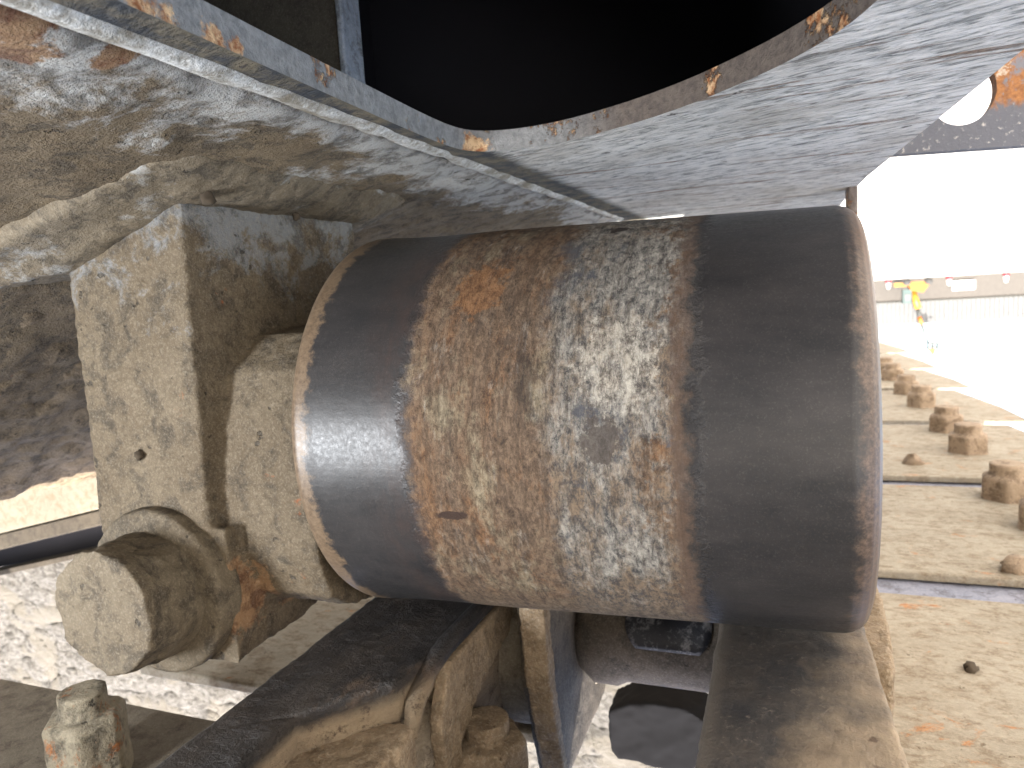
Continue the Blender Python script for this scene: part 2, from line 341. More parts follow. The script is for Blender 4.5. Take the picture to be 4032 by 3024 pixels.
def prism(bm, pts, axis, a, b):
    """polygon given in the two other (w,t,u) axes, extruded along 'axis' from a to b; pts may be a pair of loops"""
    if isinstance(pts, tuple): p0, p1 = pts
    else: p0 = p1 = pts
    def mk(p, k):
        if axis == 'w': return P(k, p[0], p[1])
        if axis == 't': return P(p[0], k, p[1])
        return P(p[0], p[1], k)
    v0 = [bm.verts.new(mk(p, a)) for p in p0]; v1 = [bm.verts.new(mk(p, b)) for p in p1]
    n = len(v0); bm.faces.new(v0); bm.faces.new(v1[::-1])
    for i in range(n): bm.faces.new((v0[i], v0[(i + 1) % n], v1[(i + 1) % n], v1[i]))
    return bm
def box(bm, w0, w1, t0, t1, u0, u1):
    return prism(bm, [(w0, t0), (w1, t0), (w1, t1), (w0, t1)], 'u', u0, u1)
def ring(c, r, n=32, ph=0., s=(1, 1)):
    return [(c[0] + s[0] * r * math.cos(ph + i * 2 * math.pi / n), c[1] + s[1] * r * math.sin(ph + i * 2 * math.pi / n)) for i in range(n)]
def lathe_w(bm, prof, c, n=128):
    rows = []
    for w, r in prof:
        rows.append([bm.verts.new(P(w, c[0] + r * math.cos(k * 2 * math.pi / n), c[1] + r * math.sin(k * 2 * math.pi / n))) for k in range(n)])
    for a, b in zip(rows, rows[1:]):
        for k in range(n): bm.faces.new((a[k], a[(k + 1) % n], b[(k + 1) % n], b[k]))
    bm.faces.new(rows[0][::-1]); bm.faces.new(rows[-1]); return bm
def tube(bm, pts, rad, n=10, jit=0.):
    rows = []
    for i, p in enumerate(pts):
        p = Vector(p); q = Vector(pts[min(i + 1, len(pts) - 1)]); o = Vector(pts[max(i - 1, 0)])
        d = (q - o).normalized(); a = d.orthogonal().normalized(); b = d.cross(a)
        r = (rad[i] if isinstance(rad, (list, tuple)) else rad) * (1 + jit * random.uniform(-1, 1))
        rows.append([bm.verts.new(P(*(p + (a * math.cos(k * 2 * math.pi / n) + b * math.sin(k * 2 * math.pi / n)) * r))) for k in range(n)])
    # keep rings aligned: the orthogonal vector is stable for nearly straight runs
    for r0, r1 in zip(rows, rows[1:]):
        for k in range(n): bm.faces.new((r0[k], r0[(k + 1) % n], r1[(k + 1) % n], r1[k]))
    bm.faces.new(rows[0][::-1]); bm.faces.new(rows[-1]); return bm
def B(): return bmesh.new()

# ---------------------------------------------------------------- setting: ground
bm = B()
prof = [(-400, -.9), (-3, -.9), (5, -.9), (20, -.72), (45, .1), (70, .6), (78, .72), (500, .75)]
rows = [[bm.verts.new(P(w, t, u)) for w in (-500, -40, -5, 0, 5, 40, 500)] for t, u in prof]
for a, b in zip(rows, rows[1:]):
    for k in range(6): bm.faces.new((a[k], a[k + 1], b[k + 1], b[k]))
g = obj('ground', bm, M['ground'], smooth=False); g['kind'] = 'structure'

# ---------------------------------------------------------------- track frame below the roller
fr = empty('undercarriage', 'grey painted steel track frame caked in dust, with a large rounded opening above the roller', 'track frame', loc=P(-.14, .3, -.065))
def part(name, bm, mat, parent, **k):
    o = obj(name, bm, mat, None, **k)
    o.parent = parent; o.matrix_parent_inverse = Matrix.Translation(-parent.location) if parent.type == 'EMPTY' else Matrix()
    return o
# top plate with the big opening: built as a grid of quads between the outer outline and the hole outline
HOLE = [(-.124, .02), (-.126, .12), (-.1285, .17), (-.130, .205), (-.132, .25), (-.1325, .284), (-.1295, .300), (-.120, .308), (-.105, .311), (-.081, .307),
        (-.04, .285), (-.006, .253), (.014, .225), (.024, .198), (.028, .17), (.024, .12), (.020, .05), (.0, -.03), (-.05, -.08), (-.10, -.06)]
def smooth_loop(pts, it=2):
    for _ in range(it):
        q = []
        for i, p in enumerate(pts):
            n = pts[(i + 1) % len(pts)]
            q += [(.75 * p[0] + .25 * n[0], .75 * p[1] + .25 * n[1]), (.25 * p[0] + .75 * n[0], .25 * p[1] + .75 * n[1])]
        pts = q
    return pts
def cut_corners(pts, k):
    q = []
    for i, p in enumerate(pts):
        a = pts[i - 1]; b = pts[(i + 1) % len(pts)]
        for t in (a, b): q.append((p[0] + (t[0] - p[0]) * k, p[1] + (t[1] - p[1]) * k))
    return q
hole = smooth_loop(HOLE, 2)
hc = (-.05, .12)
def ray_box(ang, w0, w1, t0, t1):
    dx, dy = math.cos(ang), math.sin(ang); s = 1e9
    if dx > 1e-6: s = min(s, (w1 - hc[0]) / dx)
    if dx < -1e-6: s = min(s, (w0 - hc[0]) / dx)
    if dy > 1e-6: s = min(s, (t1 - hc[1]) / dy)
    if dy < -1e-6: s = min(s, (t0 - hc[1]) / dy)
    return (hc[0] + dx * s, hc[1] + dy * s)
WR = lambda t: .071 - .020 * min(1, max(0, (t - .25) / .35))      # outer edge of the plate
bm = B(); UT, UB = -.065, -.0740
angs = [math.atan2(p[1] - hc[1], p[0] - hc[0]) for p in hole]
# corner angles of the rectangle get extra hole points so the outline keeps its corners
corners = [(-.146, 1.25), (.071, 1.25), (.071, -.5), (-.146, -.5)]
pts = sorted([(a, p) for a, p in zip(angs, hole)])
for cr in corners:
    a = math.atan2(cr[1] - hc[1], cr[0] - hc[0])
    for i in range(len(pts)):
        a0, p0 = pts[i]; a1, p1 = pts[(i + 1) % len(pts)]
        if a0 <= a < a1:
            k = (a - a0) / (a1 - a0); pts.insert(i + 1, (a, (p0[0] + (p1[0] - p0[0]) * k, p0[1] + (p1[1] - p0[1]) * k))); break
NR = 7; grid = {}
for lev, uu in ((0, UT), (1, UB)):
    for i, (a, p) in enumerate(pts):
        q = ray_box(a, -.146, .071, -.5, 1.25)
        if q[0] > .05: q = (min(q[0], WR(q[1])), q[1])
        for k in range(NR + 1):
            s = (k / NR) ** 1.3
            grid[lev, i, k] = bm.verts.new(P(p[0] + (q[0] - p[0]) * s, p[1] + (q[1] - p[1]) * s, uu))
n = len(pts)
hole_faces = []
for i in range(n):
    j = (i + 1) % n
    for k in range(NR):
        bm.faces.new((grid[0, i, k], grid[0, j, k], grid[0, j, k + 1], grid[0, i, k + 1]))
        bm.faces.new((grid[1, i, k], grid[1, i, k + 1], grid[1, j, k + 1], grid[1, j, k]))
    hole_faces.append(bm.faces.new((grid[0, i, 0], grid[1, i, 0], grid[1, j, 0], grid[0, j, 0])))
    hole_faces.append(bm.faces.new((grid[0, i, NR], grid[0, j, NR], grid[1, j, NR], grid[1, i, NR])))
for f in hole_faces: f.material_index = 1
tp = part('top_plate', bm, M['plate'], fr, smooth=True); tp.data.set_sharp_from_angle(angle=math.radians(40)); tp.data.materials.append(M['edge'])
# the inboard flank, rising away from the valley
prof = [(-.1435, -.070), (-.148, -.0648), (-.155, -.0635), (-.2, -.056), (-.25, -.046), (-.285, -.035), (-.34, -.006), (-.43, .058), (-.53, .118), (-.56, .128), (-.585, .118), (-.60, .09), (-.60, -.4), (-.58, -.4), (-.57, .06), (-.52, .10), (-.42, .04), (-.3, -.06), (-.25, -.072), (-.155, -.086), (-.1455, -.080)]
bm = B(); prism(bm, prof, 't', -.6, 1.5)
part('side_flank', bm, M['slope'], fr, remesh=.0045, smoo=2, disp=[(.05, .006), (.02, .0045), (.008, .0022)])
prof = [(-.305, -.040), (-.345, -.004), (-.43, .061), (-.52, .116), (-.558, .131), (-.588, .121), (-.605, .09), (-.605, .02), (-.57, .02), (-.52, .09), (-.42, .035), (-.32, -.045)]
bm = B(); prism(bm, prof, 't', .235, 1.5)
part('mud_crust', bm, M['mud'], fr, remesh=.0042, smoo=2, disp=[(.045, .012), (.016, .008), (.006, .003)])
# valley weld bead
bm = B(); N = 90
tube(bm, [(-.1415 + .0012 * noise.noise(Vector((i * .7, 0, 0))), -.3 + i * (.97 / N), -.0690 + .0009 * noise.noise(Vector((0, i * .9, 0)))) for i in range(N + 1)], .0058, 10, .10)
part('weld_bead', bm, M['bead'], fr, disp=[(.006, .0009)])
# hull under the plate
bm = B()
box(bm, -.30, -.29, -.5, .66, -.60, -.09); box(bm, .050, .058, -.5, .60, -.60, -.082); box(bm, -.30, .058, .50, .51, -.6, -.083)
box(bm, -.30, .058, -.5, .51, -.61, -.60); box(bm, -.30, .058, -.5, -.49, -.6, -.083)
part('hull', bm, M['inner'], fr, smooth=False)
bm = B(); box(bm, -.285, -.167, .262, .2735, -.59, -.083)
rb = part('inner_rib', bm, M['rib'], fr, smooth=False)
bm = B(); box(bm, -.1668, -.1640, .2605, .275, -.59, -.083)
part('rib_edge', bm, M['rib_edge'], fr, bevel=.001, disp=[(.01, .001)])
# small upright at the plate's far corner
bm = B(); box(bm, .046, .0530, .60, .625, -.066, -.02)
part('end_stop', bm, M['edge'], fr, bevel=.002)

# rusty bracket beyond the plate
bm = B()
outer = [(.050, -.0785), (.30, -.066), (.30, -.34), (.050, -.34)]
hcn = (.1095, -.1115); NH = 40
hp_ = ring(hcn, .0195, NH, 0, (.95, 1.08))
def onrect(a):
    dx, dy = math.cos(a), math.sin(a); s = 1e9
    if dx > 0: s = min(s, (.30 - hcn[0]) / dx)
    if dx < 0: s = min(s, (.050 - hcn[0]) / dx)
    if dy < 0: s = min(s, (-.34 - hcn[1]) / dy)
    if dy > 0:
        # sloping edge from (.05,-.0785) to (.30,-.066)
        k = .0125 / .25; s = min(s, (-.0785 + k * (hcn[0] - .05) - hcn[1]) / (dy - k * dx))
    return (hcn[0] + dx * s, hcn[1] + dy * s)
aa = sorted([i * 2 * math.pi / NH for i in range(NH)] + [math.atan2(q[1] - hcn[1], q[0] - hcn[0]) % (2 * math.pi) for q in outer])
V = {}
for lev, tt in ((0, .55), (1, .562)):
    for i, a in enumerate(aa):
        V[lev, i, 0] = bm.verts.new(P(hcn[0] + .0185 * math.cos(a), tt, hcn[1] + .0205 * math.sin(a))); q = onrect(a); V[lev, i, 1] = bm.verts.new(P(q[0], tt, q[1]))
for i in range(len(aa)):
    j = (i + 1) % len(aa)
    bm.faces.new((V[0, i, 0], V[0, j, 0], V[0, j, 1], V[0, i, 1])); bm.faces.new((V[1, i, 0], V[1, i, 1], V[1, j, 1], V[1, j, 0]))
    bm.faces.new((V[0, i, 0], V[1, i, 0], V[1, j, 0], V[0, j, 0])); bm.faces.new((V[0, i, 1], V[0, j, 1], V[1, j, 1], V[1, i, 1]))
tag(obj('drilled_plate', bm, M['rusty'], smooth=False), 'rust-brown and grey steel plate with a round hole, at the far end of the frame', 'plate')

# ---------------------------------------------------------------- carrier roller
ro = empty('carrier_roller', 'worn dark steel roller with a rusty mottled band around its middle', 'roller', loc=P(-.07, .3, .0545))
prof = [(-.1665, .070), (-.1715, .0775), (-.1738, .0805), (-.1745, .0826), (-.1738, .0843), (-.172, .0849), (-.168, .0848)]
k = 40
for i in range(k + 1):
    w = -.164 + i * (.0185 + .164) / k
    r = .08475 - (.08475 - .0802) * (w + .174) / .2
    r -= .0006 * math.exp(-((w + .143) / .02) ** 2)
    prof.append((w, r))
prof += [(.0212, .0796), (.0236, .0782), (.0252, .0762), (.0262, .0735), (.0264, .071), (.0235, .068)]
bm = B(); lathe_w(bm, prof, (.3, .0545), 220)
# world->object: material reads object coordinates; keep geometry in world axes but origin at (0, .3, .0545)
o = obj('shell', bm, M['roller'])
o.data.transform(Matrix.Translation(-P(0, .3, .0545)))
o.parent = ro; o.location = P(0, .3, .0545) - ro.location
tx = bpy.data.textures.new('roller_relief', 'CLOUDS'); tx.noise_scale = .006; tx.noise_depth = 3
d = o.modifiers.new('sub', 'SUBSURF'); d.subdivision_type = 'SIMPLE'; d.levels = 1; d.render_levels = 2
d = o.modifiers.new('relief', 'DISPLACE'); d.texture = tx; d.strength = .00012; d.texture_coords = 'LOCAL'
bm = B(); lathe_w(bm, [(-.215, .03), (-.160, .03)], (.3, .0545), 48)
part('shaft', bm, M['bush'], ro)

# ---------------------------------------------------------------- bracket holding the shaft
br = empty('roller_bracket', 'dusty grey cast bracket welded to the frame, clamping the roller shaft', 'bracket', loc=P(-.25, .28, -.04))
bm = B()
# upright arm: tapered prism in t
prism(bm, ([(-.2915, -.06), (-.2235, -.075), (-.2315, .12), (-.2335, .149), (-.268, .146), (-.2945, .128)],
           [(-.2915, -.06), (-.2160, -.075), (-.2150, .12), (-.218, .140), (-.268, .140), (-.2945, .128)]), 't', .2255, .337)
# clamp eye around the shaft, reaching towards the roller
prism(bm, [(.2265, .09), (.2265, .150), (.27, .149), (.315, .142), (.33, .09)], 'w', -.250, -.222)
prism(bm, smooth_loop([(.246, .012), (.30, .006), (.345, .015), (.362, .055), (.350, .11), (.31, .137), (.262, .137), (.236, .118), (.235, .06)], 1), 'w', -.235, -.183)
arm = part('arm', bm, M['bracket'], br, remesh=.0015, smoo=4, disp=[(.025, .0026), (.004, .0017)])
# pedestal weld round the foot
bm = B()
lo = [(-.355, .185), (-.205, .196), (-.193, .205), (-.190, .37), (-.205, .385), (-.33, .39)]
hi = [(-.289, .2185), (-.225, .2205), (-.216, .224), (-.2095, .343), (-.222, .350), (-.29, .35)]
def ringp(l, us): return [bm.verts.new(P(a, b, u)) for (a, b), u in zip(l, us)]
r0 = ringp(lo, [-.02, -.078, -.080, -.082, -.085, -.04]); r1 = ringp(lo, [-.010, -.0545, -.057, -.060, -.057, -.03]); r2 = ringp(hi, [-.0215, -.0455, -.0460, -.0455, -.0455, -.022]); 
for a, b in ((r0, r1), (r1, r2)):
    for i in range(6): bm.faces.new((a[i], a[(i + 1) % 6], b[(i + 1) % 6], b[i]))
bm.faces.new(r0[::-1]); bm.faces.new(r2)
part('foot_weld', bm, M['weld'], br, remesh=.0018, smoo=10, disp=[(.03, .0025), (.005, .0016)])
# clamp bolt: washer, hex head, domed face
bc = (-.2575, .1180)
bm = B(); prism(bm, ring(bc, .037, 48), 't', .2185, .232)
wa = part('washer', bm, M['bolt'], br, remesh=.0014, smoo=4, disp=[(.004, .0012)])
bm = B(); prism(bm, (cut_corners(ring((-.2525, .1135), .0285, 6, .35), .20), cut_corners(ring(bc, .0305, 6, .35), .20)), 't', .1895, .2215)
prism(bm, ring(bc, .0270, 40), 't', .204, .219)
part('bolt_head', bm, M['bolt'], br, remesh=.0012, smoo=7, disp=[(.012, .0024), (.004, .0016)])
# dry mud crumbs stuck on the bracket and its foot
for i, (w, t, u, s) in enumerate([(-.2125, .228, -.0465, .0030), (-.197, .236, -.058, .0021), (-.2085, .278, -.0425, .0018), (-.30, .203, -.033, .0028), (-.262, .2245, .058, .0022), (-.196, .228, -.057, .0014)]):
    bm = B(); bmesh.ops.create_icosphere(bm, subdivisions=2, radius=s, matrix=Matrix.Translation(P(w, t, u)))
    for v in bm.verts: v.co += Vector([random.uniform(-.25, .25) * s for _ in range(3)])
    part('mud_crumb', bm, M['pebble'], br, smooth=True)

# ---------------------------------------------------------------- track chain overhead
US = .225
GR = 'track shoes overhead'
def nut_mesh(bm, w, t, base, top, bolt_top, r, rb_, ph):
    hx = cut_corners(ring((w, t), r, 6, ph), .08)
    prism(bm, hx, 'u', base, top + .003)
    prism(bm, (hx, [(w + (a - w) * .88, t + (b - t) * .88) for a, b in hx]), 'u', top + .003, top)
    prism(bm, ring((w, t), rb_, 24), 'u', top - .002, bolt_top)
    prism(bm, ring((w, t), r * .98, 24), 'u', base, base + .002)
def make_nut(w, t, parent, base=US + .001, h=.024, hb=.012, r=.0235, rb_=.015, ph=.3, mat='nut', name='nut', vox=.0016):
    bm = B(); nut_mesh(bm, w, t, base, base - h, base - h - hb, r, rb_, ph)
    return part(name, bm, M[mat], parent, remesh=vox, smoo=1, disp=[(.005, .0009)])
def make_shoe(t0, t1, label, w0=-.5, w1=.33, mat='shoe', lip=True, notch=False, us=US, vox=.004, nuts=(), slant=.035):
    e = empty('track_shoe', label, 'track shoe', GR, loc=P(-.085, (t0 + t1) / 2, us))
    bm = B()
    out = [(w0, t0), (w1, t0), (w1 - slant * .2, t0 + .4 * (t1 - t0)), (w1 - slant, t1), (w0, t1)]
    if notch: out = [(w0, t0), (-.118, t0), (-.112, t0 + .055), (-.095, t0 + .085), (-.045, t0 + .085), (-.030, t0 + .06), (-.026, t0)] + out[1:]
    prism(bm, out, 'u', us, us + (.007 if mat == 'shoe' else .013))
    part('plate', bm, M[mat], e, bevel=.0018, smooth=True)
    if lip:
        bm = B(); box(bm, w0, w1 - .004, t0 - .068, t0 + .03, us + .0085, us + .020)
        part('lip', bm, M['lip'], e, bevel=.0015)
    bm = B(); box(bm, w0 + .01, w1 - .05, t1 - .034, t1 - .004, us + .006, us + .062)
    part('grouser', bm, M['bush'], e, bevel=.004)
    for (w, t) in nuts:
        make_nut(w, t, e, base=us + .001)
    return e
joints = [.305, .5535, .846, 1.185, 1.53, 1.85, 2.23, 2.6, 2.97, 3.34]
labels = ['dusty track shoe directly behind the roller, filling the lower right corner',
          'sand-coloured track shoe with one large nut at the right edge of the photo',
          'sand-coloured track shoe with two big nuts beside the roller edge',
          'thin-looking dusty track shoe just beyond the two big nuts',
          'dusty track shoe with its nuts half hidden by the roller edge',
          'small far dusty track shoe, next to last of the receding row',
          'farthest dusty track shoe showing beside the roller']
nuts = [[], [(.207, .705), (.200, .797)], [(.209, .998), (.210, 1.129)], [(.212, 1.336), (.210, 1.477)], [(.212, 1.673), (.212, 1.79)], [], []]
for i in range(7):
    e = make_shoe(joints[i] + (.016, .030, .025, .02, .02, .02, .02)[i], joints[i + 1] - .0125, labels[i], w0=(-.40 if i == 0 else -.5), notch=(i == 0), lip=(i in (1, 2)), nuts=nuts[i])
    if i == 0:
        bm = B(); prism(bm, smooth_loop([(-.1134, .270), (-.050, .265), (-.050, .300), (-.0590, .3105), (-.0653, .3125), (-.1054, .3117), (-.1116, .3078), (-.1139, .3014)], 1), 't', .43, .46)
        part('lug', bm, M['voidm'], e, remesh=.002, smoo=2, disp=[(.02, .004), (.006, .002)])  # black colour stands in for the shaded void in the notch
# near shoe, no lip: daylight falls through the joint
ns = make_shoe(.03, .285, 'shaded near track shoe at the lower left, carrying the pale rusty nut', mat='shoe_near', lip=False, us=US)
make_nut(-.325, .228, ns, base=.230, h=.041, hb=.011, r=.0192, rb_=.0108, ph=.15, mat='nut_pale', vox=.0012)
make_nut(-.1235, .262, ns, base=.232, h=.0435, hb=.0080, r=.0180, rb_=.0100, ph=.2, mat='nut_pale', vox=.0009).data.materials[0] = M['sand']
for i, (w, t, sz) in enumerate([(.158, .60, .010), (.172, .602, .007), (.185, .598, .006), (.095, .44, .0036), (.14, .93, .010)]):
    bm = B(); bmesh.ops.create_icosphere(bm, subdivisions=2, radius=sz, matrix=Matrix.Translation(P(w, t, US - .001)))
    for v in bm.verts: v.co += Vector([random.uniform(-.3, .3) * sz for _ in range(3)])
    tag(obj('mud_clod', bm, M['pebble' if i == 3 else 'nut']), ['larger brown mud clod stuck on the shoe below the blue-grey strip', 'middle brown mud clod in the row of three on the track shoe', 'smallest brown mud clod, right end of the row of three', 'dark mud speck alone on the lower right track shoe', 'flat mud clod on the shoe left of the two big nuts'][i], 'mud clod', 'mud clods on the track shoes')
# unseen shoes behind the camera, widened and overlapped to block the sun
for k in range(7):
    o = make_shoe(.035 - .27 * (k + 1), .045 - .27 * k, 'unseen track shoe behind the lens, widened to block the sun', w0=-.66, lip=False, mat='shoe_near', us=US + .003 * (k + 1))

# links
LG = 'track links the roller carries'
def left_link(t0, t1, label, detail=False):
    e = empty('track_link', label, 'track link', LG, loc=P(-.16, (t0 + t1) / 2, .14))
    bm = B()
    box(bm, -.1865, -.1335, t0, t1, .139, .152)                                    # rail head
    prism(bm, [(-.180, .15), (-.142, .15), (-.1330, .165), (-.1330, .20), (-.125, .226), (-.195, .226), (-.18, .2)], 't', t0 + .03, t1 - .03)
    part('rail', bm, M['link'], e, remesh=.0018, smoo=4, disp=[(.03, .002), (.006, .0012)])
    return e
# near-side link of the left chain, its nose lapping the next link
e = empty('track_link', 'left track link running diagonally under the roller, its worn running face painted darker for contact shade', 'track link', LG, loc=P(-.16, .25, .14))
bm = B()
prism(bm, [(-.187, .155), (-.187, .46), (-.1325, .46), (-.1325, .246), (-.1365, .214), (-.1600, .186)], 'u', .139, .156)
prism(bm, [(-.178, .21), (-.178, .44), (-.1335, .44), (-.1335, .246)], 'u', .15, .226)
part('running_face', bm, M['link'], e, remesh=.0015, smoo=4, disp=[(.03, .0018), (.005, .001)])
bm = B()   # worn lip curling along the inner edge
tube(bm, [(-.1315, .34, .1405), (-.1315, .30, .1405), (-.1318, .27, .1405), (-.1325, .246, .141), (-.133, .232, .144), (-.1325, .219, .150), (-.130, .210, .158)], [.0035, .004, .0042, .0042, .0042, .004, .0025], 12)
part('worn_lip', bm, M['link'], e, disp=[(.01, .001)])
bm = B()   # sandy inner flank, cut back in a curve
prism(bm, [(.241, .146), (.46, .146), (.46, .172), (.33, .166), (.305, .165), (.286, .168), (.262, .176), (.2475, .186), (.2455, .24), (.236, .24), (.234, .2), (.230, .165)], 'w', -.1345, -.1285)
part('inner_flank', bm, M['sand'], e, remesh=.0013, smoo=3, disp=[(.012, .0015), (.003, .0012)])
e = empty('track_link', 'nearest left track link with a broad sandy knuckle, cut off by the bottom edge', 'track link', LG, loc=P(-.15, .12, .15))
bm = B()
prism(bm, [(-.187, -.15), (-.187, .170), (-.1605, .186), (-.1605, -.15)], 'u', .1388, .156)
part('running_face', bm, M['link'], e, remesh=.0015, smoo=4, disp=[(.03, .0018), (.005, .001)])
bm = B()
prism(bm, [(-.172, .0), (-.172, .185), (-.150, .205), (-.136, .213), (-.129, .212), (-.127, .200), (-.130, .185), (-.131, .1), (-.13, .0)], 'u', .1535, .20)
prism(bm, [(-.14, .0), (-.14, .19), (-.115, .18), (-.115, .0)], 'u', .17, .23)
part('knuckle', bm, M['sand'], e, remesh=.0014, smoo=3, disp=[(.03, .002), (.005, .0018)])
# right link: broad dark face
e = empty('track_link', 'broad right track link under the roller, dark at the roller and sandy at its edge', 'track link', LG, loc=P(0, .25, .14))
def rlink_mat():
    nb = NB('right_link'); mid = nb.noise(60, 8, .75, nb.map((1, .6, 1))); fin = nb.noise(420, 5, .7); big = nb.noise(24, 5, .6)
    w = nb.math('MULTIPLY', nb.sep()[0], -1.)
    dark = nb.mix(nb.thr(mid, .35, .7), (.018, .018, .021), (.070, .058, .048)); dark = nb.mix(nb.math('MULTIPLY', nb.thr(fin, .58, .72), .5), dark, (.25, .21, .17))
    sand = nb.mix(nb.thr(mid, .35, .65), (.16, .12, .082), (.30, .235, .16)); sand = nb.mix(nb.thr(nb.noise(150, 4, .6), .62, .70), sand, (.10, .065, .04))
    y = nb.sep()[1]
    s = nb.math('ADD', nb.math('MULTIPLY', w, 22.), nb.math('ADD', nb.math('MULTIPLY', nb.math('SUBTRACT', .255, y), 7.), nb.math('MULTIPLY', nb.math('SUBTRACT', big, .5), 2.2)))  # dark towards the roller: wear plus painted contact shade
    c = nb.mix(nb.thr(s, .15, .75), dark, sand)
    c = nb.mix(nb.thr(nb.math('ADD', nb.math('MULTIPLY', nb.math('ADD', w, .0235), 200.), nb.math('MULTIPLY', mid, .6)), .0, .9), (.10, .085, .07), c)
    nb.bump(nb.math('ADD', mid, nb.math('MULTIPLY', fin, .5)), .0016)
    return nb.set(c, .72)
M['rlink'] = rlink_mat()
bm = B()
prism(bm, [(-.0262, .12), (-.0272, .30), (-.028, .46), (.029, .46), (.0285, .29), (.0300, .25), (.0320, .21), (.034, .12)], 'u', .139, .160)
prism(bm, [(-.0255, .12), (-.0255, .45), (.026, .45), (.026, .12)], 'u', .15, .226)
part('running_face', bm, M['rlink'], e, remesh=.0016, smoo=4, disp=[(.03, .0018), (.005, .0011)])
e = empty('track_link', 'right track link lapping behind the outer edge of the broad one', 'track link', LG, loc=P(.04, .4, .15))
bm = B(); prism(bm, [(.022, .28), (.024, .56), (.041, .56), (.0395, .32), (.036, .28)], 'u', .147, .227)
part('rail', bm, M['sand'], e, remesh=.0018, smoo=4, disp=[(.02, .002), (.005, .002)])
# inner bearing web between the rails, its lit edge, and the bushing
e = empty('link_web', 'brown link end with a pale dusty edge, between the round nut and the bushing', 'link end', loc=P(-.10, .33, .18))
bm = B(); prism(bm, [(.288, .135), (.288, .18), (.296, .205), (.308, .25), (.41, .25), (.41, .135)], 'w', -.1165, -.108)
part('web', bm, M['bush'], e, remesh=.0014, smoo=4, disp=[(.02, .002)])
bm = B(); prism(bm, [(.280, .135), (.2815, .17), (.2875, .195), (.302, .250), (.309, .250), (.2955, .20), (.291, .18), (.290, .135)], 'w', -.1125, -.1005)
part('pale_edge', bm, M['sand'], e, remesh=.0012, smoo=3, disp=[(.012, .0015), (.003, .0012)])
bm = B(); prism(bm, ring((.335, .185), .034, 40, 0, (1, 1.15)), 'w', -.155, -.1165)
part('seal_boss', bm, M['shoe_near'], e, remesh=.0016, smoo=4, disp=[(.012, .002)])
bu = empty('bushing', 'dark steel bushing crossing between the two links, with a polished blackish patch', 'bushing', loc=P(-.06, .36, .185))
bm = B(); lathe_w(bm, [(-.108, .024), (-.10, .030), (-.088, .030), (-.082, .0275), (-.036, .0275), (-.028, .030), (-.024, .030)], (.372, .188), 80)
part('barrel', bm, M['bush'], bu, disp=[(.01, .0012)])
def polished():
    nb = NB('polished_patch'); f = nb.noise(110, 6, .75); g = nb.noise(500, 4, .7)
    c = nb.mix(nb.thr(f, .50, .62), (.022, .024, .032), (.20, .20, .21)); nb.bump(f, .0006)
    return nb.set(c, .4, .3)
bm = B()
rows = []
for i in range(17):
    a = math.radians(188 + i * 4.6)
    ins = .006 * (1 - math.sin(math.pi * min(1, max(0, i / 16)))) ** 2
    rows.append([bm.verts.new(P(w, .372 + .0284 * math.cos(a), .188 + .0284 * math.sin(a))) for w in [(-.080 + ins) + j * (.044 - 2 * ins) / 12 for j in range(13)]])
for a, b in zip(rows, rows[1:]):
    for k in range(12): bm.faces.new((a[k], a[k + 1], b[k + 1], b[k]))
pp = part('polished_patch', bm, polished(), bu); sd = pp.modifiers.new('thick', 'SOLIDIFY'); sd.thickness = .0008

# unseen body wall and idler, added beside and behind the lens to block light
bm = B(); prism(bm, [(-.95, -.55), (-.95, .75), (-1.3, .75), (-1.3, -.55)], 't', -2.6, .25)
tag(obj('carbody_blocker', bm, M['stepbar'], bevel=.01), 'unseen dark machine body side, added inboard of the track to block light', 'machine body')
iw = empty('idler_blocker', 'unseen steel idler wheel, added behind the lens to block light', 'wheel', loc=P(-.07, -.95, -.22))
bm = B(); lathe_w(bm, [(-.20, .10), (-.20, .36), (-.17, .40), (-.12, .405), (-.11, .43), (-.03, .43), (-.02, .405), (.03, .40), (.06, .36), (.06, .10)], (-.95, -.24), 64)
part('rim', bm, M['bush'], iw)
# ---------------------------------------------------------------- things seen past the shoes
def rough_panel():
    bm = B(); nx, nz = 340, 110
    V = {}
    for i in range(nx + 1):
        for j in range(nz + 1):
            w = -3.4 + i * 3.6 / nx; u = .28 + j * 1.0 / nz
            q = Vector((w * 16, u * 22, 3.3)); h = noise.fractal(q, .8, 2.2, 5) * .022
            V[i, j] = bm.verts.new(P(w, 1.25 + h + .25 * (u - .28), u))
    for i in range(nx):
        for j in range(nz): bm.faces.new((V[i, j], V[i + 1, j], V[i + 1, j + 1], V[i, j + 1]))
    o = obj('crusted_panel', bm, M['crust'], smooth=True)
    s = o.modifiers.new('thick', 'SOLIDIFY'); s.thickness = .05; s.offset = 0
    return tag(o, 'bright rough pale crust seen through the gaps between the track shoes', 'panel')
rough_panel()
bm = B(); prism(bm, [(-1.25, .25), (-.70, .12), (-.70, .206), (-1.25, .330)], 't', .6, .64)
o = obj('cross_beam', bm, M['beam'], bevel=.002); tag(o, 'sunlit sandy beam end sticking out behind the bracket at the left edge', 'beam')
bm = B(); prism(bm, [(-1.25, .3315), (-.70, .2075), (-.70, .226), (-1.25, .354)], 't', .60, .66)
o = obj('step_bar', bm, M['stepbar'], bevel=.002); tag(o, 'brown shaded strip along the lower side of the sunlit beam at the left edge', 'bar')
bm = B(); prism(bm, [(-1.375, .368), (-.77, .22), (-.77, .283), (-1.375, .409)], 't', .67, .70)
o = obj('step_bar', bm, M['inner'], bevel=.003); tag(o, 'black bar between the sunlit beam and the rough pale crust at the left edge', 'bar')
bm = B(); prism(bm, [(-1.33, .404), (-.75, .272), (-.75, .279), (-1.33, .4125)], 't', .64, .67)
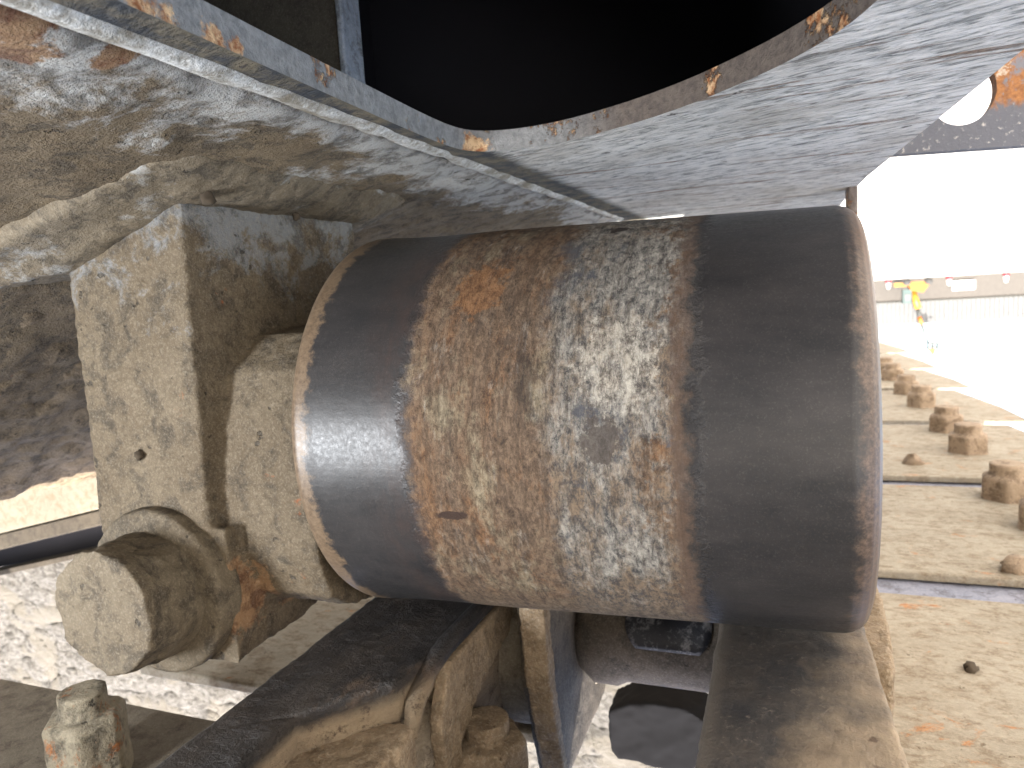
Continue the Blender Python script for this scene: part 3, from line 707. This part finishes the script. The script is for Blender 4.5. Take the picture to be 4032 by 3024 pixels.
o = obj('step_bar', bm, M['stepbar'], bevel=.001); tag(o, 'thin brown bar edging the rough pale crust at the left edge of the photo', 'bar')

# ---------------------------------------------------------------- far background
wl = empty('perimeter_wall', 'long beige yard wall topped with white ribbed cladding', 'wall', loc=P(10, 80, .7))
bm = B(); box(bm, -60, 40, 80, 80.4, .3, 3.1)
part('lower_wall', bm, M['wall'], wl, smooth=False)
bm = B()
for k in range(170):
    w = -20 + k * .38
    uu = 5.25 - .012 * (w - 9)
    box(bm, w, w + .26, 79.90, 80.05, 3.05, uu); box(bm, w + .26, w + .38, 79.97, 80.05, 3.05, uu - .02)
part('cladding', bm, M['clad'], wl, smooth=False)
bm = B(); box(bm, -20, 45, 79.85, 80.1, 2.98, 3.08); part('ledge', bm, M['grey'], wl, smooth=False)
sg = empty('wall_sign', 'small blue and red lettered sign on the far beige wall', 'sign', loc=P(16.1, 79.8, 1.7))
bm = B(); box(bm, 15.2, 17.1, 79.8, 79.85, 1.25, 2.15); part('board', bm, M['white'], sg, smooth=False)
bm = B()
for k in range(9): box(bm, 15.4 + k * .17, 15.4 + k * .17 + .11, 79.76, 79.79, 1.72, 1.98)
part('blue_lettering', bm, M['navy'], sg, smooth=False)
bm = B()
for k in range(7): box(bm, 15.4 + k * .2, 15.4 + k * .2 + .13, 79.76, 79.79, 1.42, 1.58)
part('red_lettering', bm, M['red'], sg, smooth=False)
def cone(w, t, lab, first=None):
    e = empty('traffic_barrel', lab, 'traffic cone', 'red and white cones along the far wall', loc=P(w, t, .70))
    bm = B(); prism(bm, ring((w, t), .42, 20), 'u', .62, .72); prism(bm, (ring((w, t), .32, 20), ring((w, t), .24, 20)), 'u', .72, 1.05); part('base', bm, M['red'], e)
    bm = B(); prism(bm, (ring((w, t), .24, 20), ring((w, t), .10, 20)), 'u', 1.05, 1.6); part('top', bm, M['white'], e)
cone(9.5, 78, 'red and white traffic cone closest to the roller edge'); cone(14.6, 78, 'red and white traffic cone right of the orange lift'); cone(19.15, 78, 'red and white traffic cone near the right edge of the photo')
bl = empty('boom_lift', 'orange boom lift with raised thin arm in front of the far wall', 'boom lift', loc=P(12, 78, .75))
bm = B(); prism(bm, [(10.9, 1.05), (13.0, 1.05), (12.7, 1.5), (12.3, 2.1), (11.3, 1.9)], 't', 76.8, 78); part('chassis', bm, M['orange'], bl, smooth=False)
bm = B(); box(bm, 9.9, 11.0, 77, 77.8, 1.1, 1.45); part('counterweight', bm, M['yellow'], bl, smooth=False)
for w in (10.9, 12.7):
    bm = B(); prism(bm, ring((w, 1.05), .33, 24), 't', 76.6, 77.0); part('wheel', bm, M['rubber'], bl)
bm = B(); box(bm, 10.6, 11.35, 76.9, 77.8, 1.75, 3.05); cb = part('cabin', bm, M['cab'], bl, smooth=False)
bm = B(); box(bm, 10.75, 11.2, 76.84, 76.89, 2.2, 2.8); part('window', bm, M['clad'], bl, smooth=False)
def seg(name, a, b, r0, r1, m):
    bm = B(); tube(bm, [(a[0], 77.4, a[1]), (b[0], 77.4, b[1])], [r0, r1], 12); part(name, bm, M[m], bl)
seg('lower_boom', (11.5, 1.9), (11.95, 3.6), .26, .30, 'yellow'); seg('mid_boom', (11.95, 3.6), (12.2, 4.8), .13, .13, 'grey')
seg('knuckle', (12.05, 4.4), (12.25, 5.1), .2, .16, 'orange'); seg('upper_boom', (12.2, 5.0), (12.8, 6.9), .10, .09, 'grey')
bm = B()
for z in (6.95, 7.25, 7.5):
    box(bm, 12.75, 13.6, 77.0, 77.06, z, z + .07); box(bm, 12.75, 13.6, 77.7, 77.76, z, z + .07)
for w in (12.75, 13.15, 13.55): box(bm, w, w + .06, 77.0, 77.76, 6.95, 7.57)
box(bm, 12.75, 13.6, 77.0, 77.76, 6.9, 6.95); box(bm, 13.6, 14.1, 77.3, 77.4, 6.95, 7.02)
part('basket', bm, M['grey'], bl, smooth=False)
bm = B(); prism(bm, [(12.75, 7.45), (13.45, 7.45), (13.25, 8.1), (13.15, 8.1)], 't', 77.2, 77.5); part('beacon', bm, M['yellow'], bl, smooth=False)
bpy.context.view_layer.update()
